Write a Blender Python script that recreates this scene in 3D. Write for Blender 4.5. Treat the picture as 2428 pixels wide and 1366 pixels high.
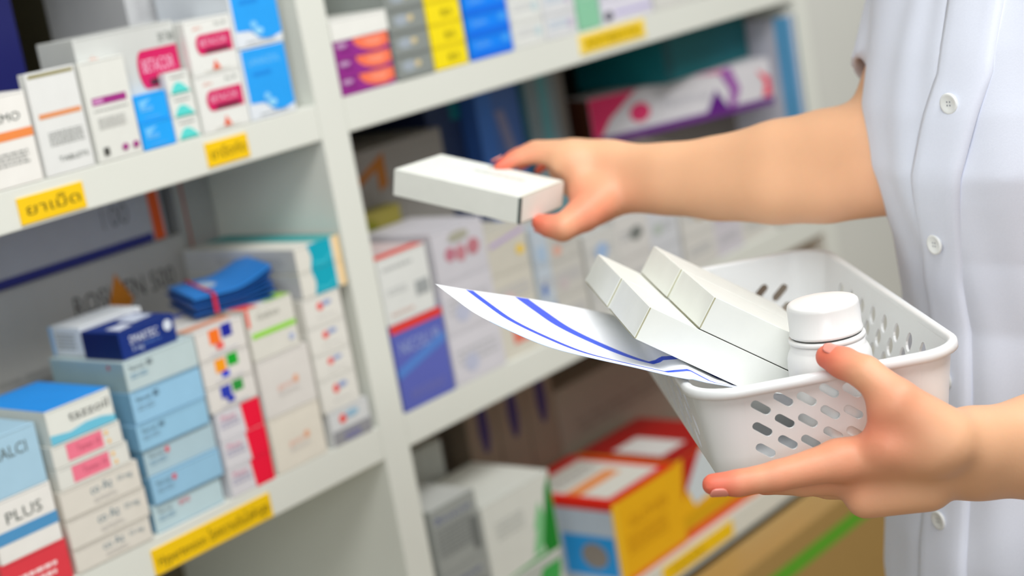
import bpy, bmesh, math, random
import numpy as np
from mathutils import Vector, Matrix
random.seed(7)
SC = bpy.context.scene
COL = SC.collection
for o in list(bpy.data.objects): bpy.data.objects.remove(o)

# ------------------------------------------------------------------ camera
CAM = np.array([-1.12146, -1.14773, 1.32610])            # eye of the photographer, metres
M = np.array([[0.6199450594, -0.7662175737, -0.1690525158],   # rows: camera right, camera down, camera forward
              [-0.2739796259, -0.0094965673, -0.9616886086],
              [0.7352572937, 0.6425110466, -0.2158153541]])
F_PX = 4000.0
def at(px, py, d):
    """world point seen at pixel px,py at distance d along the view"""
    return CAM + M.T @ np.array([(px-1214)/F_PX*d, (py-683)/F_PX*d, d])
cam_data = bpy.data.cameras.new('camera')
cam = bpy.data.objects.new('camera', cam_data); COL.objects.link(cam)
R = Matrix((M[0].tolist(), (-M[1]).tolist(), (-M[2]).tolist())).transposed()
cam.matrix_world = Matrix.Translation(Vector(CAM)) @ R.to_4x4()
cam_data.sensor_width = 36.0
cam_data.lens = 36.0*F_PX/2428.0
cam_data.clip_start = 0.05
cam_data.dof.use_dof = True
cam_data.dof.focus_distance = 1.02
cam_data.dof.aperture_fstop = cam_data.lens/1000/0.0135
SC.camera = cam
# ------------------------------------------------------------------ world, lamps, exposure
w = bpy.data.worlds.new('world'); SC.world = w; w.use_nodes = True
w.node_tree.nodes['Background'].inputs[0].default_value = (0.98, 0.99, 1.0, 1)
w.node_tree.nodes['Background'].inputs[1].default_value = 0.24
def area(name, loc, target, sx, sy, power, col=(1, 1, 1)):
    l = bpy.data.lights.new(name, 'AREA'); l.shape = 'RECTANGLE'; l.size = sx; l.size_y = sy
    l.energy = power; l.color = col
    o = bpy.data.objects.new(name, l); COL.objects.link(o); o.location = loc
    o.rotation_euler = (Vector(target)-Vector(loc)).to_track_quat('-Z', 'Y').to_euler()
    return o
area('ceiling_lamp', (-0.7, -1.5, 2.75), (-0.2, 0.0, 1.0), 2.4, 0.7, 56, (1.0, 1.0, 0.985))
area('ceiling_lamp', (1.1, -1.3, 2.75), (0.4, -0.2, 0.9), 1.6, 0.7, 24, (1.0, 1.0, 0.985))
area('side_fill_light', (-2.6, -2.2, 1.9), (-0.2, -0.5, 1.0), 1.2, 1.2, 27, (0.93, 0.97, 1.0))  # added fill from the left, brightens coat and upright faces; no window there
SC.view_settings.view_transform = 'Standard'
SC.view_settings.look = 'None'
SC.view_settings.gamma = 1.0
SC.view_settings.use_curve_mapping = False
SC.view_settings.exposure = -0.22

# ------------------------------------------------------------------ helpers
def lin(c):
    out = []
    for v in c[:3]:
        v = v/255.0
        out.append(v/12.92 if v <= 0.04045 else ((v+0.055)/1.055)**2.4)
    return tuple(out)+(1.0,)
MATS = {}
def mat(c, rough=0.5, kind='card'):
    key = (tuple(c), rough, kind)
    if key in MATS: return MATS[key]
    m = bpy.data.materials.new('%s_%d_%d_%d' % (kind, *c[:3])); m.use_nodes = True
    nt = m.node_tree; b = nt.nodes['Principled BSDF']
    b.inputs['Roughness'].default_value = rough
    tc = nt.nodes.new('ShaderNodeTexCoord'); nz = nt.nodes.new('ShaderNodeTexNoise')
    nt.links.new(tc.outputs['Object'], nz.inputs['Vector'])
    nz.inputs['Scale'].default_value = {'card': 55, 'lam': 6, 'cloth': 900, 'plastic': 30, 'paper': 40, 'floor': 3}.get(kind, 40)
    nz.inputs['Detail'].default_value = 3
    mx = nt.nodes.new('ShaderNodeMix'); mx.data_type = 'RGBA'
    amt = {'card': 0.05, 'lam': 0.03, 'cloth': 0.04, 'plastic': 0.02, 'paper': 0.02, 'floor': 0.15}.get(kind, 0.04)
    L = lin(c)
    mx.inputs[6].default_value = tuple(v*(1-amt) for v in L[:3])+(1,)
    mx.inputs[7].default_value = tuple(min(1, v*(1+amt)) for v in L[:3])+(1,)
    nt.links.new(nz.outputs['Fac'], mx.inputs[0]); nt.links.new(mx.outputs[2], b.inputs['Base Color'])
    if kind in ('cloth', 'paper', 'lam'):
        bp = nt.nodes.new('ShaderNodeBump'); bp.inputs['Strength'].default_value = 0.12
        bp.inputs['Distance'].default_value = 0.0005
        nt.links.new(nz.outputs['Fac'], bp.inputs['Height']); nt.links.new(bp.outputs[0], b.inputs['Normal'])
    MATS[key] = m
    return m

class MB:
    """collects polygons with a material each; build() links them as ONE mesh object"""
    def __init__(s): s.v = []; s.f = []; s.m = []; s.mats = []; s.sm = []
    def mi(s, m):
        if m not in s.mats: s.mats.append(m)
        return s.mats.index(m)
    def add(s, vs, fs, m, smooth=False):
        o = len(s.v); s.v += [tuple(v) for v in vs]; k = s.mi(m)
        for f in fs: s.f.append([i+o for i in f]); s.m.append(k); s.sm.append(smooth)
    def box(s, a, b, m, bev=0.0, xf=None, seg=2):
        bm = bmesh.new()
        x0, y0, z0 = a; x1, y1, z1 = b
        vs = [bm.verts.new(p) for p in ((x0,y0,z0),(x1,y0,z0),(x1,y1,z0),(x0,y1,z0),(x0,y0,z1),(x1,y0,z1),(x1,y1,z1),(x0,y1,z1))]
        for f in ((3,2,1,0),(4,5,6,7),(0,1,5,4),(1,2,6,5),(2,3,7,6),(3,0,4,7)): bm.faces.new([vs[i] for i in f])
        if bev > 0: bmesh.ops.bevel(bm, geom=list(bm.edges), offset=bev, segments=seg, affect='EDGES', profile=0.6)
        s.bm(bm, m, xf, False)
    def bm(s, bm, m, xf=None, smooth=False):
        bm.verts.index_update()
        vs = [(xf @ v.co if xf else v.co) for v in bm.verts]
        s.add([tuple(v) for v in vs], [[v.index for v in f.verts] for f in bm.faces], m, smooth); bm.free()
    def lathe(s, prof, m, n=48, xf=None, smooth=True, a0=0, a1=2*math.pi):
        vs = []; fs = []
        for r, z in prof:
            for i in range(n):
                t = a0+(a1-a0)*i/n
                v = Vector((r*math.cos(t), r*math.sin(t), z)); vs.append(xf @ v if xf else v)
        for j in range(len(prof)-1):
            for i in range(n):
                k = (i+1) % n
                fs.append([j*n+i, j*n+k, (j+1)*n+k, (j+1)*n+i])
        s.add(vs, fs, m, smooth)
    def build(s, name, parent=None, loc=None):
        me = bpy.data.meshes.new(name); me.from_pydata([tuple(map(float, v)) for v in s.v], [], s.f)
        for m in s.mats: me.materials.append(m)
        me.polygons.foreach_set('material_index', s.m); me.polygons.foreach_set('use_smooth', s.sm); me.update()
        o = bpy.data.objects.new(name, me); COL.objects.link(o)
        if parent is not None: o.parent = parent
        if loc is not None: o.location = loc
        return o
def tag(o, label=None, cat=None, group=None, kind=None):
    if label: o['label'] = label
    if cat: o['category'] = cat
    if group: o['group'] = group
    if kind: o['kind'] = kind
    return o
def empty(name, loc=(0,0,0), rz=0):
    o = bpy.data.objects.new(name, None); COL.objects.link(o); o.location = loc; o.rotation_euler = (0,0,rz)
    o.empty_display_size = 0.02
    return o

_TX = {}
def text_mesh(body):
    """glyph outline mesh, height 1 unit, left baseline at 0"""
    if body in _TX: return _TX[body]
    c = bpy.data.curves.new('t', 'FONT'); c.body = body; c.size = 1.0; c.resolution_u = 2
    o = bpy.data.objects.new('t', c); COL.objects.link(o)
    dg = bpy.context.evaluated_depsgraph_get(); me = bpy.data.meshes.new_from_object(o.evaluated_get(dg))
    vs = [tuple(v.co) for v in me.vertices]; fs = [list(p.vertices) for p in me.polygons]
    wd = max([v[0] for v in vs]+[0.01]); bpy.data.objects.remove(o); bpy.data.curves.remove(c); bpy.data.meshes.remove(me)
    _TX[body] = (vs, fs, wd); return _TX[body]

# decals printed on a face. origin o, axes ux (width W), uz (height H), normal n
def decals(mb, items, o, ux, uz, n, W, H):
    o = Vector(o); ux = Vector(ux); uz = Vector(uz); n = Vector(n)
    for k, it in enumerate(items):
        off = n*(0.00025+0.00012*k)
        P = lambda u, v: o+ux*(u*W)+uz*(v*H)+off
        t = it[0]
        if t == 'r':
            _, u0, v0, u1, v1, c = it
            mb.add([P(u0,v0), P(u1,v0), P(u1,v1), P(u0,v1)], [[0,1,2,3]], mat(c))
        elif t == 'p':
            mb.add([P(u, v) for u, v in it[1]], [list(range(len(it[1])))], mat(it[2]))
        elif t == 'e':
            _, cu, cv, ru, rv, c = it
            mb.add([P(cu+ru*math.cos(a*math.pi/10), cv+rv*math.sin(a*math.pi/10)) for a in range(20)], [list(range(20))], mat(c))
        elif t == 't':                      # text, u, v, height fraction, width fraction, colour
            _, s, u, v, h, wf, c = it
            vs, fs, wd = text_mesh(s)
            mb.add([P(u+x/wd*wf, v+y*h*1.35) for x, y, z in vs], fs, mat(c))
        elif t == 'l':                      # lines of fine print
            _, u, v, wf, h, nl, c = it
            rr = random.Random(nl*31+int(u*100))
            for i in range(nl):
                vv = v-i*h*2; uu = u
                while uu < u+wf-0.02:
                    ww = rr.uniform(0.04, 0.12); e = min(uu+ww, u+wf)
                    mb.add([P(uu,vv), P(e,vv), P(e,vv+h), P(uu,vv+h)], [[0,1,2,3]], mat(c)); uu = e+0.02
WHITE = (232, 232, 224); CREAM = (228, 224, 210)
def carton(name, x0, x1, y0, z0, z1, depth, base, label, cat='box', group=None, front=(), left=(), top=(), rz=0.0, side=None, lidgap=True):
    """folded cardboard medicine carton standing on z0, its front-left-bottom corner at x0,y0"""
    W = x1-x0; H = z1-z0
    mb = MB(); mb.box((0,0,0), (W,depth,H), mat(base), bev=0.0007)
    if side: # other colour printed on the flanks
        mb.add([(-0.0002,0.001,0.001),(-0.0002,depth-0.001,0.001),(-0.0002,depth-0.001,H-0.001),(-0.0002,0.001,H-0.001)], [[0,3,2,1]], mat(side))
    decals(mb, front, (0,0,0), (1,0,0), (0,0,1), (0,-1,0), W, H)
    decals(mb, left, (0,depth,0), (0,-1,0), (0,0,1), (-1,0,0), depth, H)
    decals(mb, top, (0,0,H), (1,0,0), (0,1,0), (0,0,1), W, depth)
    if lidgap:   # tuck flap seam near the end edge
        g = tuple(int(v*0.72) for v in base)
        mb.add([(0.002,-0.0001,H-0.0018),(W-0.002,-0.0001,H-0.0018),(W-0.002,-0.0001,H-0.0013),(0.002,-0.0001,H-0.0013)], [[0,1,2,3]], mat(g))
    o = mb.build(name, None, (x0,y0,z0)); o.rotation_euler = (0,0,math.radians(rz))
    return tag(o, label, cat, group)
def jit(a=0.6): return random.uniform(-a, a)

# ------------------------------------------------------------------ shell
def struct(name, mb):
    return tag(mb.build(name), kind='structure')
m_ = MB(); m_.box((-3.2,-3.2,-0.05), (3.2,0.45,0.0), mat((150,128,92), 0.4, 'floor')); struct('floor', m_)
m_ = MB(); m_.box((-3.2,0.40,0.0), (3.2,0.48,2.9), mat((205,205,198), 0.7, 'lam')); struct('wall_back', m_)
m_ = MB(); m_.box((0.8815,0.012,0.0), (3.2,0.3995,2.9), mat((214,215,208), 0.5, 'lam')); struct('wall_right', m_)

# ------------------------------------------------------------------ shelving unit
LAM = mat((225,227,218), 0.35, 'lam'); BACK = mat((96,88,66), 0.6, 'lam')
DEPTH = 0.36; PITCH = 0.3168; L1 = 1.149; TH = 0.0335
unit = empty('shelving_unit', (0,0,0))
tag(unit, 'white laminate shelving unit with open bays full of medicine boxes', 'shelf')
def part(name, mb, parent, label=None):
    o = mb.build(name, parent); 
    if label: o['label'] = label
    return o
for x0, x1 in ((-0.036, 0.0), (0.846, 0.881), (-0.92, -0.885)):
    m_ = MB(); m_.box((x0,0,0.0), (x1,DEPTH,2.1), LAM, bev=0.0012); part('upright_panel', m_, unit)
m_ = MB(); m_.box((-0.884,DEPTH,0.0), (0.845,DEPTH+0.012,2.1), BACK); part('back_panel', m_, unit)
boards = {}
for bi, (x0, x1) in enumerate(((-0.8845,-0.0365), (0.0005,0.8455))):
    for lv in range(-1, 4):
        z = L1-PITCH*lv
        m_ = MB(); m_.box((x0,0.0002,z), (x1,DEPTH-0.0005,z+TH), LAM, bev=0.0012)
        boards[(bi,lv)] = part('shelf_board', m_, unit)
YEL = (250,204,12)
def price_label(board, x0, x1, z0, z1, txts, label, border=None):
    mb = MB(); mb.box((x0,-0.0012,z0), (x1,0.0003,z1), mat(border or YEL, 0.3), bev=0.0004)
    it = []
    if border: it.append(('r', 0.05, 0.16, 0.95, 0.84, (240,200,10)))
    for (s, u, v, h, wf, c) in txts: it.append(('t', s, u, v, h, wf, c))
    decals(mb, it, (x0,-0.0012,z0), (1,0,0), (0,0,1), (0,-1,0), x1-x0, z1-z0)
    o = mb.build('price_label', board); o['label'] = label
DK = (96,78,8)
price_label(boards[(0,0)], -0.176, -0.127, 1.154, 1.1755, [('ยาฉีดกัด', .08, .30, .42, .84, DK)], 'yellow paper label with one dark word')
price_label(boards[(0,0)], -0.372, -0.3085, 1.152, 1.1735, [('ยาเม็ด', .08, .30, .42, .84, DK)], 'yellow paper label near the edge of the photo')
price_label(boards[(0,1)], -0.324, -0.187, 0.8335, 0.8565, [('Hypertension', .03, .28, .42, .39, DK), ('โรคความดันโลหิตสูง', .45, .28, .42, .52, DK)], 'long yellow label with dark lettering')
price_label(boards[(1,0)], 0.374, 0.503, 1.157, 1.179, [('ANTIBIOTIC', .08, .3, .42, .84, (150,124,0))], 'yellow label with pale yellow border', border=(250,222,110))
price_label(boards[(1,2)], 0.37, 0.528, 0.5225, 0.543, [('MASK', .1, .3, .42, .5, (180,140,10))], 'yellow label low on the right')

# ------------------------------------------------------------------ cartons: left bay, upper shelf (top of board z = 1.1825)
T1 = L1+TH+0.0003; T2 = T1-PITCH; T3 = T2-PITCH; T4 = T3-PITCH
MAG = (214,20,96); GREY = (150,152,148); DG = (90,98,92); BL = (24,166,250); PUR = (160,40,130); TEA = (92,220,214)
def tall_white(x0, x1, y, z1, label, acc):
    carton('medicine_carton', x0, x1, y, T1, z1, 0.0095, (226,227,220), label, front=[
        ('r', .12, .56, .88, .635, acc), ('r', .14, .575, .36, .62, (205,140,190)), ('l', .12, .50, .76, .012, 1, GREY),
        ('l', .16, .42, .6, .012, 5, (190,190,186)), ('r', .14, .06, .26, .14, (70,70,66)), ('e', .62, .10, .07, .035, acc), ('e', .86, .10, .07, .035, acc)])
carton('medicine_carton', -0.3385, -0.2905, 0.0, T1, 1.266, 0.0095, (228,229,226), 'tall white carton with an orange line, left of the purple barred one', front=[
    ('r', .1, .55, .95, .60, (226,150,100)), ('l', .2, .4, .7, .012, 6, GREY), ('t', 'TABLETS', .3, .12, .05, .6, DG), ('r', .05, .95, .95, .975, (150,140,70))])
tall_white(-0.2865, -0.2405, 0.0, 1.2655, 'tall white medicine carton with a purple bar and two purple dots', PUR)
def magpill(u0, v0, u1, v1, word):
    w_ = u1-u0; h_ = v1-v0
    pts = [(u1, v0), (u1, v1)]+[(u0+w_*.14-w_*.14*math.sin(a), v0+h_/2+h_/2*math.cos(a)) for a in [math.pi*i/8 for i in range(9)]]
    return [('p', pts, MAG), ('t', word, u0+w_*.1, v0+h_*.42, h_*.36, w_*.76, (240,190,214)), ('r', u0+w_*.22, v0+h_*.06, u1-w_*.12, v0+h_*.24, (84,30,52))]
carton('medicine_carton', -0.279, -0.1735, 0.0108, T1, 1.2845, 0.05, (206,208,204), 'wide pale carton with a magenta capsule logo standing behind the small blue cartons', front=[
    ('t', 'abc', .12, .78, .07, .08, (226,140,110)), ('t', '30 TAB', .82, .84, .08, .16, DG), *magpill(.56, .48, .99, .80, 'BETACOR')])
for k, (z0, z1) in enumerate(((T1, 1.2055), (1.2058, 1.229))):
    carton('medicine_carton', -0.2385, -0.2045, 0.0+k*0.001, z0, z1, 0.0085, BL, ['lower', 'upper'][k]+' small sky blue carton beside the purple striped tall carton', group='small sky blue cartons', rz=jit(),
        front=[('p', [(.12,.78),(.5,.82),(.3,.62),(.14,.45)], (120,200,250)), ('l', .14, .5, .4, .05, 2, (130,205,250)), ('l', .2, .15, .5, .03, 1, (110,190,245))])
for k in range(3):
    z0 = T1+k*0.0197
    carton('medicine_carton', -0.2025+0.0006*k, -0.1745-0.0005*k, 0.001, z0, z0+0.0195, 0.0085, (230,232,226),
        ['bottom', 'middle', 'top'][k]+' white carton with a turquoise dome in the stack beside the sky blue pair', group='white cartons with turquoise domes', rz=jit(),
        front=[('p', [(.1,.04)]+[(.1+.84*i/8, .04+.5*math.sin(math.pi*(i/8)**.8)) for i in range(1,8)]+[(.94,.04)], TEA), ('r', .12, .04, .9, .12, (60,190,176)), ('l', .2, .72, .6, .07, 1, GREY)],
        top=[('r', .0, .2, 1, 1, (170,225,220))] if k == 2 else ())
for k, (z0, z1) in enumerate(((T1, 1.2325), (1.2328, 1.2805))):
    carton('medicine_carton', -0.1722+0.001*k, -0.1178, 0.0, z0, z1, 0.048, (232,233,228), ['lower', 'upper'][k]+' white carton with a magenta capsule logo and small red flame', group='white cartons with magenta capsule logo', rz=jit(.3),
        front=[('t', 'abc', .16, .82, .07, .2, (226,140,120)), ('t', 'Rx 30', .64, .84, .07, .24, (120,130,124)), *magpill(.17, .36, .94, .72, 'BETACOR'), ('p', [(.42,.06),(.5,.24),(.6,.06)], (232,104,72)), ('l', .25, .05, .5, .012, 1, (190,186,170))])
for k, (z0, z1) in enumerate(((T1, 1.2465), (1.2475, 1.3105))):
    carton('medicine_carton', -0.1160, -0.0605+0.001*k, 0.0, z0, z1, 0.1, (226,232,238), ['lower', 'upper'][k]+' carton with a large sky blue panel and white foot beside the upright panel', group='tall sky blue and white cartons', rz=jit(.3),
        front=[('p', [(.04,.99),(.99,.99),(.99,.12),(.7,.06),(.5,.1),(.34,.22),(.04,.24)], (34,162,246)), ('t', 'LANAZOL', .14, .76, .1, .7, (120,200,250)), ('r', .2, .6, .6, .66, (20,140,230)),
               ('e', .42, .3, .07, .05, (130,205,250)), ('e', .5, .2, .1, .05, (150,215,250)), ('l', .2, .06, .6, .015, 1, GREY)])
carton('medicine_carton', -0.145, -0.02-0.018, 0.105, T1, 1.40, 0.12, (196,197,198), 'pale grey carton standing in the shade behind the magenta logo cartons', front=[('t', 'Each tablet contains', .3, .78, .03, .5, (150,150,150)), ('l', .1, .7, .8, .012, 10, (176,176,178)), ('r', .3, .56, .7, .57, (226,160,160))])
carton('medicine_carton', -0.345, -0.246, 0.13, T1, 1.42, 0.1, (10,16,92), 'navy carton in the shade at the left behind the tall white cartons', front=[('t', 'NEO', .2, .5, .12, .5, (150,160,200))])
# beyond the left edge
for k, (x0, x1, z1, c, lab) in enumerate(((-0.40,-0.342,1.255,(238,236,230),'white carton with an orange band left of the tall white cartons'), (-0.455,-0.405,1.24,(120,190,230),'pale blue carton second from the left end of the upper shelf'), (-0.52,-0.46,1.262,(240,238,232),'white carton with a green band at the left end of the upper shelf'))):
    carton('medicine_carton', x0, x1, 0.0, T1, z1, 0.09, c, lab, front=[('r', .0, .5, 1, .6, ((240,140,70),(30,80,160),(60,170,90))[k]), ('l', .15, .35, .7, .02, 4, GREY), ('t', ('CALMO','NEVRA','VITA')[k], .15, .7, .1, .7, DG)])

# ------------------------------------------------------------------ left bay, middle shelf (board top z = T2 = .866)
LBL = (158,202,228); LBG = (186,208,212)
zs = [T2, 0.8905, 0.9150, 0.9395, 0.9625, 0.9915, 1.0185]
cols = [(190,214,220), (150,196,224), (176,202,212), (150,198,226), (152,200,230), (192,210,212)]
lab = ['bottom light blue carton with a long red word', 'light blue carton with a red dot, second from the bottom of its stack', 'light blue carton with a red dot, third from the bottom of its stack',
       'light blue carton third from the top of its stack, under a beige gap', 'light blue carton second from the top of its stack', 'top light blue carton, carrying the navy carton']
dxs = [-.3105, -.3072, -.3068, -.3095, -.3082, -.3080]
for k in range(6):
    x0 = dxs[k]; f = [('t', 'Norval', .06, .66, .17, .2, (60,78,90)), ('l', .06, .5, .26, .05, 2, (130,166,188)), ('r', .02, .0, .98, .03, (110,150,176))]
    if k == 0: f += [('t', 'NEW 80', .36, .64, .2, .16, (224,70,92))]
    elif k < 3: f += [('e', .32, .74, .03, .11, (226,70,84))]
    else: f += [('t', '80', .30, .66, .2, .08, (50,66,80))]
    carton('medicine_carton', x0, x0+.0765, 0.001+(.002 if k in (0,2) else 0), zs[k], zs[k+1]-.0004, 0.105, cols[k], lab[k], group='light blue cartons in one stack', rz=jit(.4), front=f,
        side=(118,168,200) if k not in (5,) else (150,178,188), left=[('l', .4, .2, .4, .04, 3, (140,176,196))]+([('e', .8, .8, .02, .08, (190,60,70))] if k == 5 else []))
carton('medicine_carton', -0.304, -0.2445, 0.004, 1.0188, 1.0425, 0.052, (6,44,124), 'small navy carton with white lettering lying on top of the light blue stack', rz=0.5,
    front=[('t', 'SMARTEC', .16, .46, .32, .52, (226,232,242)), ('t', '5 mg', .18, .2, .18, .2, (200,214,236)), ('e', .86, .66, .075, .2, (220,228,240)), ('l', .4, .3, .3, .05, 1, (90,130,200))],
    side=(2,22,84), top=[('p', [(.1,.1),(.4,.2),(.42,.5),(.12,.5)], (214,220,236)), ('p', [(.5,.3),(.92,.4),(.9,.95),(.52,.8)], (206,214,232))])
carton('medicine_carton', -0.3005, -0.2335, 0.062, 1.0188, 1.0445, 0.045, (222,226,230), 'white carton with grey print lying behind the navy carton', rz=0, front=[('l', .05, .5, .5, .05, 3, GREY)], left=[('l', .2, .7, .6, .06, 5, GREY), ('r', .0, .0, .12, 1, (150,190,226))])
# bottom left stack
zb = [T2, 0.8862, 0.9118, 0.9365, 0.9552, 0.9745, 1.0035]
xr = [-.3180, -.3155, -.3165, -.3222, -.3250, -.3275]
for k in range(3):
    carton('medicine_carton', -.396, xr[k], 0.0, zb[k], zb[k+1]-.0004, 0.1, (224,219,208), ['bottom','middle','top'][k]+' cream carton with blue grey lettering in the lower left corner stack', group='cream cartons in the lower left stack', rz=jit(.3),
        front=[('t', 'co Az', .36, .5, .34, .28, (90,122,138)), ('t', '10 mg', .70, .56, .2, .2, (110,136,148)), ('l', .38, .3, .3, .05, 2, (200,196,190)), ('r', 0, 0, 1, .05, (190,184,172))])
for k in range(2):
    carton('medicine_carton', -.394, xr[3+k], 0.0, zb[3+k], zb[4+k]-.0004, 0.1, (226,226,218), ['lower','upper'][k]+' white carton with a pink name panel above the cream cartons', group='pink panel cartons', rz=jit(.3),
        front=[('r', .2, .16, .72, .9, (244,124,148)), ('t', 'Tamen 10', .34, .4, .3, .34, (180,70,96)), ('e', .8, .3, .02, .1, (250,190,80)), ('e', .78, .7, .02, .1, (250,190,80))])
carton('medicine_carton', -.392, xr[5], 0.0, zb[5], zb[6], 0.1, (230,232,224), 'white carton lettered tazzoil with a blue wave, on top of the pink panel cartons',
    front=[('t', 'tazzoil', .32, .5, .30, .62, (44,50,52)), ('p', [(0,.02),(1,.02),(1,.2),(.8,.3),(.55,.32),(.3,.22),(0,.3)], (110,196,222))], top=[('r', 0, .0, 1, 1, (30,150,240))])
carton('medicine_carton', -.462, -.4005, 0.0, T2, 0.90, 0.1, (226,60,72), 'red carton at the bottom left next to the cream cartons', front=[('l', .2, .5, .6, .1, 2, (250,220,220))])
carton('medicine_carton', -.46, -.402, 0.0, .9003, .95, 0.1, (236,234,228), 'white carton standing on the red carton at the left', front=[('r', 0, .3, 1, .5, (80,150,200)), ('t', 'PLUS', .2, .6, .2, .6, DG)])
carton('medicine_carton', -.46, -.403, 0.0, .9503, 1.0, 0.1, (170,206,226), 'pale blue carton on top of the leftmost stack', front=[('t', 'CALCI', .2, .6, .2, .6, DG)])
# multi colour logo stack over red/white stack
for k in range(3):
    z0 = T2+k*0.0262; dx = (-.003, 0, .0)[k]
    carton('medicine_carton', -.2265+dx*0, -.1745, 0.0, z0, z0+.0259, 0.1, (220,218,222), ['bottom','middle','top'][k]+' lilac white carton with a red right half below the colour square cartons', group='lilac and red cartons', rz=jit(.4),
        front=[('p', [(.56+.02*k,.0),(.99,.0),(.99,1),(.52+.02*k,1)], (244,6,56)), ('l', .06, .55, .42, .07, 2, (170,166,190)), ('t', 'Mono', .08, .66, .22, .34, (214,130,160))])
for k in range(3):
    z0 = [0.9450, 0.9678, 0.9925][k]; z1 = [.9675, .9922, 1.0195][k]
    c1, c2, c3 = (((40,60,180),(40,150,60),(40,60,180)), ((255,160,20),(10,170,40),(10,60,214)), ((255,120,30),(24,36,160),(240,96,90)))[k]
    f = [('r', .26, .44, .48, .92, c1), ('r', .52, .54, .74, .98, c2), ('r', .36, .22, .52, .44, c3), ('l', .22, .1, .6, .05, 1, (196,196,206))]
    carton('medicine_carton', -.2298, -.1748, 0.0, z0, z1-.0003, 0.12, (226,222,216), ['third white carton down with blue and green squares', 'white carton with orange, green and blue squares', 'top white carton with orange and navy squares'][k], group='white cartons with coloured squares', rz=jit(.3),
        front=f, top=[('r', 0, .1, 1, .22, (222,150,110)), ('r', 0, .62, 1, .74, (80,100,190))] if k == 2 else ())
# plain pair with faint red lettering, red-green one on top
for k, (z0, z1) in enumerate(((T2, .9185), (.9188, .9735))):
    carton('medicine_carton', -.1700, -.1065+.001*k, 0.0, z0, z1-.0003, 0.11, ((228,222,208),(222,218,212))[k], ['lower cream', 'upper off-white'][k]+' carton with faint red lettering under the green striped carton', group='off-white cartons with faint red lettering', rz=jit(.3),
        front=[('t', 'gastra', .3, .42, .1, .4, (232,170,150)), ('l', .3, .34, .4, .02, 2, (206,200,196)), ('e', .66, .5, .05, .06, (236,170,130))])
carton('medicine_carton', -.1705, -.1125, 0.0, .9738, 1.0225, 0.09, (222,220,210), 'off-white carton with a lime stripe and a red corner bar', rz=.4,
    front=[('r', .0, .66, .06, .99, (240,84,60)), ('r', .05, .42, .98, .52, (150,220,60)), ('t', 'Gabax', .2, .74, .14, .5, (170,170,160)), ('e', .84, .22, .06, .07, (180,190,220))], top=[('r', 0, 0, .3, .3, (240,84,60)), ('r', .5, 0, 1, .3, (160,210,70))])
# narrow white stack by the upright
zz = [T2, .9005, .9325, .9565, .9835, 1.0115]
for k in range(5):
    c = (228,226,218)
    f = [('e', .42, .62, .08, .14, (240,90,84)), ('e', .60, .68, .13, .09, (150,166,206)), ('l', .3, .25, .5, .04, 1, (206,204,200))]
    if k == 0: c = (216,218,218); f = [('r', .02, .02, .98, .42, (150,150,154)), ('l', .3, .2, .4, .06, 2, (100,100,170)), ('e', .32, .7, .09, .13, (240,90,84)), ('e', .56, .76, .17, .1, (150,190,214))]
    carton('medicine_carton', -.1015+(.004 if k == 0 else 0), -.0505+(.006 if k == 0 else -.002), 0.0, zz[k], zz[k+1]-.0004, 0.11, c,
        ['grey based white carton at the bottom of the stack beside the upright panel', 'white carton with a red and blue oval logo, second from the bottom beside the upright', 'white carton with a red and blue oval logo, middle of the stack beside the upright', 'white carton with a red and blue oval logo, second from the top beside the upright', 'white carton with a red and blue oval logo, topmost beside the upright'][k],
        group='white cartons with red and blue ovals', rz=jit(.3), front=f)
for k in range(2):
    z0 = [1.0118, 1.0360][k]
    carton('medicine_carton', -.0985, -.0415, 0.0, z0, z0+.0238, 0.16, (226,224,214), ['lower', 'upper'][k]+' white carton with a teal end panel on top of the oval logo stack', group='white and teal cartons', rz=jit(.2),
        front=[('p', [(.28,.0),(.8,.0),(.8,1),(.28,1),(.34,.5)], (0,168,190)), ('r', .86, 0, 1, 1, (246,214,160)), ('p', [(.34,.3),(.6,.2),(.8,.5),(.8,.4),(.6,.1),(.34,.2)], (60,190,208))], side=(198,200,202), left=[('l', .3, .6, .6, .06, 3, (170,172,176))],
        top=[('r', .5, 0, 1, 1, (60,170,170))] if k else ())
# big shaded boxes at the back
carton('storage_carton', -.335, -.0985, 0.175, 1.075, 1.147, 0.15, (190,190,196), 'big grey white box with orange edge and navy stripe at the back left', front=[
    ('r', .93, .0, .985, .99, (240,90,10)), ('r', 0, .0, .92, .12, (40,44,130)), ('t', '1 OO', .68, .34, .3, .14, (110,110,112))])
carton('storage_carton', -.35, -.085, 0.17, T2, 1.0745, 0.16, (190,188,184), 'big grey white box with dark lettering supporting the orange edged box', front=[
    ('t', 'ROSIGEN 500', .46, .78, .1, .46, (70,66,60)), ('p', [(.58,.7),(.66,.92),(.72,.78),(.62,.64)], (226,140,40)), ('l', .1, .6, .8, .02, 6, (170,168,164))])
carton('storage_carton', -.083, -.0375, 0.175, T2, 1.146, 0.15, (176,176,174), 'narrow grey box with a red line between the big box and the upright', front=[('r', .2, .4, .26, .98, (180,80,50))])

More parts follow.
